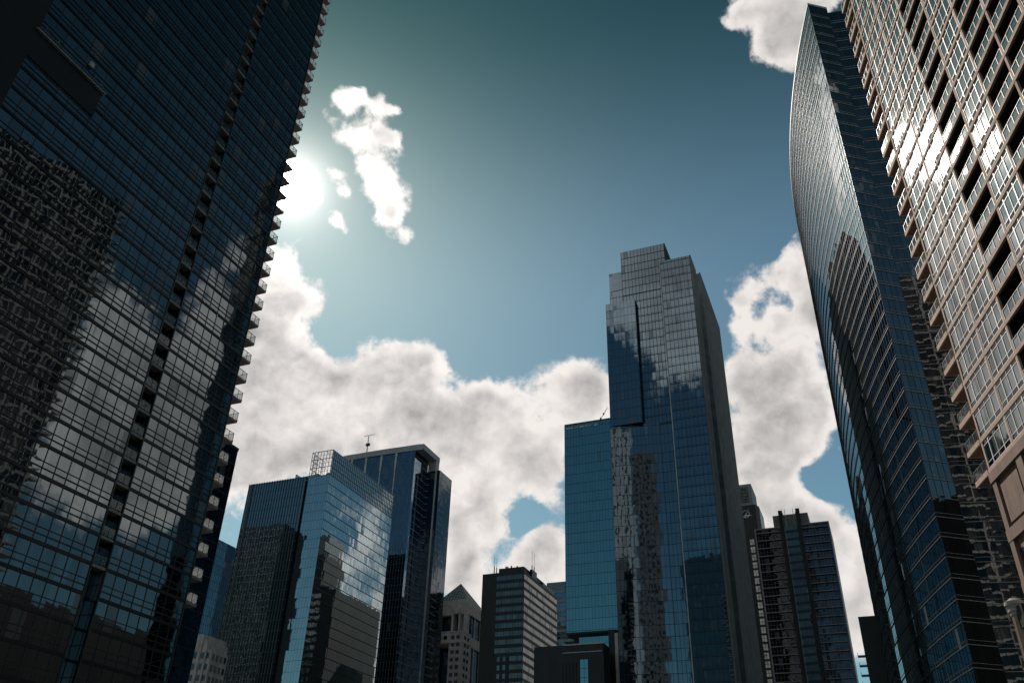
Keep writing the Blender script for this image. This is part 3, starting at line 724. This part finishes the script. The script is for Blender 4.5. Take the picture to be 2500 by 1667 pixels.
for z in rng(Z2+.4, 183, F2):
    for y in rng(362.6, 368, 1.15): b.box(-189.85, -189.74, y, y+.28, z, z+.42)
b.build('wall_vent', pale_metal, b2)
b = MB()
for z in rng(Z2+.15, 186, F2): b.box(-196.9, -195.6, 361.0, 361.5, z, z+.28)
b.build('corner_ledge', pale_metal, b2)
at = thing('antenna_mast', 'thin dark antenna mast with a crossbar on the pale-edged navy tower', 'antenna', G, -234.6, 360.4, z=192.9)
a_ = MB(); a_.tube((-234.6, 360.4, 0), (-234.6, 360.4, 17.5), .32, .18, 8); a_.box(-235.6, -233.4, 360, 360.8, 11.2, 12.6); a_.tube((-234.1, 360.4, 0), (-233.5, 360.4, 6.5), .1, n=5)
a_.build('mast', black_metal, at)
MB().tube((-237.6, 360.4, 17.4), (-231, 360.4, 17.6), .14, n=5).build('crossbar', black_metal, at)

b = MB(); b.tube((-215, 355, 192.9), (-215, 355, 194.6), .12, n=5); b.box(-224, -219, 352, 356, 192.9, 194.2)
for i in range(20): x = -241+i*2.5; b.tube((x, 348.6, 192.9), (x, 348.6, 193.9), .05, n=4)
b.box(-241, -193.4, 348.55, 348.65, 193.85, 193.95); b.box(-194.6, -193.2, 362, 362.8, 184.1, 185.3); b.box(-192.4, -191.8, 365, 365.6, 184.1, 185.2)
b.build('roof_plant', dark_metal, b2)
# ------------------------------------------------------------------ 7. dark banded office block
bd = tower('banded_office_block', 'dark office block with grey ribbon windows and twin aerials, beside the pyramid-topped tower', 'office block', -155.9, 345.45)
MB().prism([(-155.9, 345.45), (-136.0, 345.45), (-136.0, 389), (-155.9, 389)], 0, 122.2).build('wall', dark_stone, bd)
MB().box(-149.6, -137.5, 349, 376, 122.2, 125.2).build('penthouse', dark_stone, bd)
[MB().box(x, x+.5, 349.2, 349.8, 125.2, 125.2+h).build('roof_vent', dark_metal, bd) for x, h in ((-146.6, .9), (-145.8, .7), (-144, .9), (-141.2, .6))]; x_ = MB(); x_.box(-137.4, -136.2, 356, 362, 122.2, 125.9); x_.box(-138, -136.3, 370, 386, 122.2, 124.0); x_.build('roof_plant', dark_metal, bd)
rbg = glass('ribbon_glass', (.125, .135, .14), pw=1.35, ph=3.43, tilt=.014, wav=.02, wscale=.5, var=.45, blinds=.16)
FD = 3.43; ztop_ = 120.6
for k in range(24):
    zt = ztop_-k*FD
    w = MB()
    fx0 = -149.0 if k < 10 else -142.0
    w.prism([(fx0, 345.40), (-136.1, 345.40), (-136.1, 345.44), (fx0, 345.44)], zt-1.95, zt, 120.6-40*FD, u0=7*k)
    if k >= 10:
        for x in (-147.5, -144.9): MB().prism([(x, 345.40), (x+1.2, 345.40), (x+1.2, 345.44), (x, 345.44)], zt-1.95, zt, 120.6-40*FD).build('window', rbg, bd)
    ww = w.build('ribbon_window', rbg, bd)
    f = MB(); f.vbars((fx0, 345.4), (-136.1, 345.4), zt-1.95, zt, 1.35, .09, 0, .06); f.build('window_bars', dark_metal, ww)
    w = MB(); w.prism([(-135.99, 345.7), (-135.95, 345.7), (-135.95, 388.6), (-135.99, 388.6)], zt-1.95, zt, 120.6-40*FD, u0=11*k)
    ww = w.build('ribbon_window', rbg, bd)
    f = MB(); f.vbars((-135.95, 345.7), (-135.95, 388.6), zt-1.95, zt, 1.35, .09, 0, .06); f.build('window_bars', dark_metal, ww)
for (x, y, z, h, lab) in ((-153.6, 353, 122.2, 10.4, 'left'), (-139.5, 364.2, 122.2, 15.0, 'right')):
    t_ = thing('antenna_mast', 'pair of slim white aerials at the %s end of the banded block roof' % lab, 'antenna', G, x, y, z=z, group='aerials on the banded block')
    q = MB(); q.tube((x, y, 0), (x, y, h*.55), .26, n=6); q.tube((x, y, h*.5), (x, y, h), .09, n=5); q.build('aerial', pale_metal, t_)
    q = MB(); q.tube((x+1.0, y+.3, 0), (x+1.0, y+.3, h*.5), .26, n=6); q.tube((x+1.0, y+.3, h*.45), (x+1.0, y+.3, h*.92), .09, n=5); q.build('aerial', pale_metal, t_)

# ------------------------------------------------------------------ 8. stone tower with the glass pyramid
py = tower('pyramid_tower', 'stone tower with square windows and a glass pyramid roof, left of the banded block', 'office tower', -183.54, 388.9)
gp = glass('pyramid_glass', (.36, .39, .40), pw=1.3, ph=1.3, tilt=.02, wav=.01, var=.5, blinds=.25)
A, B_, C_, D_ = (-199.0, 388.9, 125.2), (-183.54, 388.9, 125.2), (-183.54, 405.4, 125.2), (-199.0, 405.4, 125.2); AP = (-191.3, 397.1, 135.6)
w = MB()
for p, q in ((A, B_), (B_, C_), (C_, D_), (D_, A)): w.face([p, q, AP], [(0, 0), (15.4, 0), (7.7, 13)])
w.build('pyramid', gp, py)
f = MB()
for p, q in ((A, B_), (B_, C_)):
    p_, q_, ap = Vector(p), Vector(q), Vector(AP)
    for i in range(1, 10):
        t = i/10; f.tube(p_.lerp(ap, t), q_.lerp(ap, t), .14, n=4)
    for i in range(0, 11):
        b0 = p_.lerp(q_, i/10)
        s1 = 1.0-abs(i/10-.5)*2
        if i in (0, 10): f.tube(b0, ap, .22, n=4)
        else:
            # rafters that run up the slope until they meet a hip
            top = b0 + (ap - p_.lerp(q_, .5))*s1; f.tube(b0, top, .14, n=4)
f.build('pyramid_frame', grey_stone, py)
w = MB(); w.prism([(-199.4, 388.5), (-183.2, 388.5), (-183.2, 405.8), (-199.4, 405.8)], 122.9, 125.2)
w.prism([(-200.2, 387.2), (-181.6, 387.2), (-181.6, 407), (-200.2, 407)], 117.4, 122.9)
w.prism([(-200.4, 387.0), (-197.2, 387.0), (-197.2, 406), (-200.4, 406)], 0, 117.4)
w.prism([(-184.0, 387.4), (-181.8, 387.4), (-181.8, 389.4), (-184.0, 389.4)], 0, 117.4); w.box(-183.6, -181.8, 403.6, 406, 0, 117.4); w.box(-183.6, -181.7, 391, 403.6, 102.5, 107.2)
w.box(-182.7, -182.1, 396.4, 397.2, 0, 117.4)
w.build('stone_frame', grey_stone, py)
dgp = glass('dark_bay_glass', (.07, .085, .10), pw=1.3, ph=3.5, tilt=.01, wav=.01, blinds=.02)
MB().prism([(-197.2, 390.5), (-184.2, 390.5), (-182.6, 392), (-182.6, 405), (-197.2, 405)], 0, 117.4).build('dark_bay', dgp, py)
w = MB(); w.prism([(-189.7, 386.0), (-185.9, 386.0), (-185.9, 390), (-189.7, 390)], 117.6, 120.2); w.box(-190.0, -189.0, 386, 391, 107, 120); w.box(-186.2, -185.4, 386, 391, 107, 118.5)
w.build('gateway', grey_stone, py)
w = MB(); w.box(-188.0, -181.0, 380.9, 391, 0, 102.6); w.box(-198, -181.0, 380.9, 391, 102.6, 107.6); w.build('front_block', grey_stone, py)
w = MB()
for k in range(18):
    z = 107.6-1.9-k*3.43-1.6
    for x in ((-196.8, -194.2, -191.0, -187.0, -184.3) if k == 0 else (-187.0, -184.3)): w.box(x, x+1.75, 380.80, 380.9, z, z+1.7)
    for y in (383.0, 386.4): w.box(-181.0, -180.9, y, y+1.9, z, z+1.7)
w.build('square_window', dgp, py)['kind'] = 'stuff'
w = MB(); w.box(-198.2, -180.75, 380.65, 391, 102.3, 102.8); w.box(-198.2, -180.8, 380.7, 391, 107.2, 107.9); w.build('cornice', grey_stone, py)

# ------------------------------------------------------------------ 9. louvred building far behind
lv = tower('louvred_block', 'far block with pale horizontal bands, between the banded block and the lettered wing', 'office block', -160.3, 441.8)
MB().prism([(-160.3, 441.8), (-138, 441.8), (-138, 470), (-160.3, 470)], 0, 146.3, 0).build('glass_facade', glass('louvred_block_glass', (.16, .22, .26), pw=2, ph=3.2, tilt=.01, wav=.01), lv)
b = MB(); b.hbars((-160.3, 441.8), (-138, 441.8), rng(142.2, 146, .8), .4, 0, .3); b.hbars((-160.3, 441.8), (-138, 441.8), rng(140.2-5.2*26, 141, 5.2), 1.3, 0, .3); b.hbars((-160.3, 441.8), (-138, 441.8), rng(138-5.2*26, 139, 5.2), .3, 0, .2)
b.build('pale_band', plain('band_grey', (.24, .26, .27), .6), lv)

# ------------------------------------------------------------------ 10. dark tower with the blue glass strip
bs = tower('striped_office_tower', 'dark tower with floor ledges and one blue glass strip up its middle', 'office tower', -41, 397.9)
FS = 3.63; y0 = 397.9
gs = glass('smoke_glass', (.05, .05, .065), pw=1.5, ph=FS, tilt=.02, wav=.03, wscale=.5, var=.5, blinds=.05)
MB().prism([(-41, y0), (-29.5, y0), (-29.5, 426), (-41, 426)], 0, 148.2, 0).prism([(-19.95, y0), (-8.35, y0), (-8.35, 426), (-19.95, 426)], 0, 148.5, 0).build('glass_facade', gs, bs)
gb = glass('blue_strip_glass', (.46, .68, .86), pw=6, ph=FS, tilt=.004, wav=.01, wscale=.3, var=.35, blinds=0)
MB().prism([(-27.7, y0+.3), (-21.7, y0-.4), (-21.7, 425), (-27.7, 425)], 0, 148.2, 148-40*FS).build('blue_strip', gb, bs)
b = MB(); b.box(-29.5, -27.7, y0-.6, y0+1.2, 0, 156.2); b.box(-21.7, -19.95, y0-.6, y0+1.2, 0, 156.4)
b.build('dark_pier', black_metal, bs)
b = MB(); b.box(-26.6, -26.4, y0-.1, y0+.3, 148, 156.6); b.box(-23.0, -22.8, y0-.1, y0+.3, 148, 156.8); b.build('slim_post', pale_metal, bs)
b = MB(); b.box(-27.7, -27.4, y0-.1, y0+.3, 0, 155); b.box(-22, -21.7, y0-.1, y0+.3, 0, 155)
for z in rng(148.3-FS*40, 148.2, FS): b.obox((-27.7, y0+.3), (-21.7, y0-.4), z-1.0, z-.9, 0, .12)
b.build('strip_frame', grey_metal, bs)
b = MB()
for z in rng(147.2-FS*40, 147.3, FS): b.obox((-27.7, y0+.3), (-21.7, y0-.4), z-1.9, z-.7, 0, .05)
b.build('strip_spandrel', plain('navy_panel', (.03, .05, .08), .3, .3), bs)
b = MB()
for z in rng(148.4-1.9-FS*40, 148.4-1.8, FS): b.box(-40.6, -29.6, y0-1.0, y0, z-.55, z-.2); b.box(-19.9, -8.9, y0-1.0, y0, z+.5-.55, z+.5-.2)
b.box(-41.2, -29.5, y0-.5, y0+.3, 147.9, 148.5); b.box(-19.95, -8.2, y0-.5, y0+.3, 148.2, 148.9); b.box(-8.4, -8.0, y0-.3, 426, 0, 148.9); b.box(-41.2, -40.6, y0-.4, y0, 0, 148)
b.build('floor_ledge', plain('ledge_grey', (.20, .19, .20), .5, .3), bs)
b = MB(); b.vbars((-41, y0), (-29.5, y0), 0, 148, 1.45, .09, 0, .1); b.vbars((-19.95, y0), (-8.4, y0), 0, 148, 1.45, .09, 0, .1)
b.hbars((-41, y0), (-29.5, y0), rng(148-FS*40, 147, FS), .08, 0, .08); b.hbars((-19.95, y0), (-8.4, y0), rng(148-FS*40, 147, FS), .08, 0, .08)
b.build('mullion_grid', grey_metal, bs)
w = MB(); w.box(-32.35, -16.6, y0+1.3, 420, 148.2, 154.6); w.build('penthouse', plain('louvre_grey', (.14, .14, .14), .6), bs)
b = MB(); b.hbars((-32.35, y0+1.3), (-16.6, y0+1.3), rng(148.6, 154.4, .55), .25, 0, .15); b.build('louvre', plain('louvre_grey2', (.22, .22, .22), .6), bs)

# ------------------------------------------------------------------ 11. dark tower with the ring emblem
bb = tower('emblem_tower', 'dark tower with ring emblem and pale roof box, half hidden by the stepped tower', 'office tower', -62, 467)
MB().prism([(-62, 466.94), (-46.3, 466.94), (-44.7, 471), (-44.7, 490), (-62, 490)], 0, [187.6, 187.7, 187.7, 187.7, 187.6]).build('wall', dark_stone, bb)
MB().box(-46.2, -44.65, 471.0, 489, 0, 186).build('pale_side', pale_metal, bb)
MB().box(-62, -47.2, 467.5, 488, 187.7, 200.4).build('roof_box', plain('box_grey', (.22, .22, .225), .7), bb)
b = MB(); b.box(-53.5, -49.2, 467.3, 467.5, 189.5, 198.5); b.build('grille', dark_metal, bb)
b = MB()
for x in rng(-53.3, -49.3, .8): b.box(x, x+.18, 467.15, 467.3, 189.7, 198.3)
for z in rng(190, 198, 2.0): b.box(-53.4, -49.3, 467.12, 467.3, z, z+.2)
b.tube((-53.3, 467.2, 190), (-49.4, 467.2, 198), .12, n=4); b.tube((-53.3, 467.2, 198), (-49.4, 467.2, 190), .12, n=4)
b.build('grille_bars', grey_metal, bb)
em = MB(); cxm, czm, rr_ = -51.9, 182.6, 2.0
for i in range(26):
    if i in (3, 4): continue
    a0, a1 = 2*math.pi*i/26, 2*math.pi*(i+1)/26
    em.tube((cxm+rr_*math.cos(a0), 466.7, czm+rr_*1.05*math.sin(a0)), (cxm+rr_*math.cos(a1), 466.7, czm+rr_*1.05*math.sin(a1)), .16, n=5)
em.prism([(-53.5, 466.6), (-53.2, 466.6), (-53.2, 466.9), (-53.5, 466.9)], 180.6, 180.7)
em.face([(-52.4, 466.6, 182.1), (-48.2, 466.6, 181.5), (-52.6, 466.6, 181.2)]); em.face([(-53.0, 466.6, 181.0), (-52.4, 466.6, 181.0), (-49.8, 466.6, 185.6)])
em.build('ring_emblem', sign_mat, bb)
wgl = glass('pale_strip_glass', (.55, .60, .60), pw=1.2, ph=2, tilt=.03, wav=.04, var=.5, blinds=.2)  # paler reflective tint than the other glass
for k in range(30):
    z = 167.9-k*4.25
    for xa, xb in ((-51.5, -49.2), (-54.9, -54.3)):
        w = MB().prism([(xa, 466.84), (xb, 466.84), (xb, 466.93), (xa, 466.93)], z-3.1, z, 0, u0=k*3).build('window', wgl, bb)
        if xb > -50: MB().box(-51.5, -49.2, 466.78, 466.84, z-1.6, z-1.45).box(-50.4, -50.25, 466.775, 466.84, z-3.1, z).build('window_bars', dark_metal, w)

# ------------------------------------------------------------------ 12. low and far buildings
ld = tower('low_dark_block', 'low black block with small ledges on its left edge, under the curved tower', 'building', -2.4, 300)
MB().box(-2.4, 24, 300, 330, 0, 81.2).build('wall', dark_stone, ld)
for z in rng(40.5, 70, 2.9): MB().box(-4.6, -2.4, 300.4, 303, z-.25, z).box(-4.6, -4.5, 300.4, 303, z, z+.9).build('ledge', grey_metal, ld)
dgs = glass('dark_sliver_glass', (.20, .24, .27), pw=1.5, ph=3.2, tilt=.018, wav=.02, wscale=.4, var=.35, blinds=.05)
gw = tower('dark_glass_block', 'dark glass block seen just behind the balconies of the left tower', 'building', -110, 85)
MB().prism([(-135, 84), (-110.0, 84), (-110.0, 122.9), (-135, 122.9)], 0, 77.2, 77.2-24*3.2).build('glass_facade', dgs, gw)
b = MB(); b.hbars((-110, 84), (-110, 122.9), rng(77-3.2*24, 77, 3.2), .2, 0, .06); b.vbars((-110, 84), (-110, 122.9), 0, 77.2, 1.5, .05, 0, .05); b.obox((-110, 84), (-110, 122.9), 76.9, 77.5, -.2, .15)
b.build('floor_band', dark_metal, gw)
bb3 = tower('blue_glass_tower', 'pale blue glass tower in the gap between the left tower and the lattice-topped tower', 'office tower', -279.2, 300)
gx = glass('pale_blue_glass', (.34, .44, .49), pw=1.5, ph=3.9, tilt=.008, wav=.01, wscale=.3, var=.2, blinds=.04)
MB().prism([(-310, 296), (-279.18, 296), (-279.18, 352), (-310, 352)], 0, 140.2, 140.2-36*3.9).build('glass_facade', gx, bb3)
b = MB(); b.hbars((-279.18, 296), (-279.18, 352), rng(140.2-36*3.9, 140, 3.9), .14, 0, .06); b.vbars((-279.18, 296), (-279.18, 352), 0, 140.2, 1.5, .07, 0, .05)
b.build('mullion_grid', dark_metal, bb3)
st2 = tower('stepped_stone_block', 'small stepped grey stone block low in the gap beside the left tower', 'building', -199, 224.6)
w = MB(); w.box(-206, -198.9+.2, 224.6, 236, 0, 71.0); w.box(-200, -196.9, 225.2, 235, 0, 69.0); w.box(-199, -195.2, 225.8, 234, 0, 66.0)
w.build('wall', grey_stone, st2)
for k in range(9):
    z = 66-3.4*k
    for x in (-200.9, -198.4, -196.8): MB().box(x, x+.9, 224.4 if x < -199 else (225.1 if x < -197 else 225.7), 226, z-2.4, z-.6).build('square_window', dgp, st2)
    for y in rng(226.6, 233, 1.9): MB().box(-195.3, -195.1, y, y+1.0, z-2.8, z-.9).build('square_window', dgp, st2)
fo = tower('low_office_block', 'dark low block with two pale horizontal bands, under the lettered wing', 'office block', -97.6, 285)
w = MB(); w.box(-108, -83.2, 285, 293, 0, 74.7); w.build('wall', dark_stone, fo)
w = MB(); w.box(-97.6, -83.2, 284.8, 285, 74.5, 74.9); w.box(-97.6, -83.6, 284.8, 285, 72.0, 72.25); w.build('pale_band', pale_metal, fo)
w = MB(); w.prism([(-91.5, 284.88), (-88.6, 284.88), (-88.6, 284.98), (-91.5, 284.98)], 30, 69.7, 2); w.build('glass_strip', bgW, fo)
w = MB(); w.vbars((-91.5, 284.88), (-88.6, 284.88), 30, 69.7, 1.45, .08, 0, .05); w.hbars((-91.5, 284.88), (-88.6, 284.88), rng(32, 69, 2.9), .1, 0, .05); w.vbars((-97.6, 285), (-92, 285), 0, 69, 1.2, .15, 0, .2)
w.build('strip_bars', dark_metal, fo)

# ------------------------------------------------------------------ 13. out-of-view towers read off reflections in glass, plus one added dark block
r1 = tower('reflected_tower', 'dark gridded tower mirrored in the front of the lattice-topped tower', 'office tower', -335, 150)
MB().box(-342, -292, 150, 172, 0, 172).build('wall', dark_stone, r1)
b = MB(); b.vbars((-292, 172), (-342, 172), 0, 172, 1.9, .25, 0, .4); b.hbars((-292, 172), (-342, 172), rng(3, 172, 3.6), .5, 0, .3)
b.build('facade_grid', grey_metal, r1)
r2 = tower('reflected_stone_tower', 'pale stone tower mirrored as a bright strip in the stepped tower', 'office tower', -60, -160)
def refl_block(root, x0, x1, y, h, mat, wmat, st, ww, fh, wh):
    MB().box(x0, x1, y-30, y, 0, h).build('wall', mat, root)
    q = MB()
    for z in rng(4, h-4, fh):
        for x in rng(x0+1.2, x1-2.2, st): q.box(x, x+ww, y, y+.06, z, z+wh)
    q.build('square_window', wmat, root)['kind'] = 'stuff'
refl_block(r2, -90, -68, -150, 385, plain('pale_stone', (.44, .45, .46), .8, 0, .12, .3), dgp, 7.0, 1.6, 8.5, 6.5)
r3 = tower('reflected_stone_tower', 'darker stone tower mirrored beside the bright strip in the stepped tower', 'office tower', -42, -130)
refl_block(r3, -66.5, -46, -135, 350, plain('dull_stone', (.12, .12, .12), .85, 0, .2, .3), dgp, 4.4, 2.0, 7.0, 3.6)
r4 = tower('added_dark_block', 'unseen dark block added to darken the reflections low on the left tower', 'building', 150, 60)
w = MB(); w.box(150, 175, 120, 190, 0, 122); w.box(150, 175, 190, 330, 0, 95); w.build('wall', black_metal, r4)  # added to block the low sky in the left tower's glass

# tidy helper properties
for o in bpy.data.objects:
    for kx in ('_ox', '_oy', '_oz'):
        if kx in o: del o[kx]
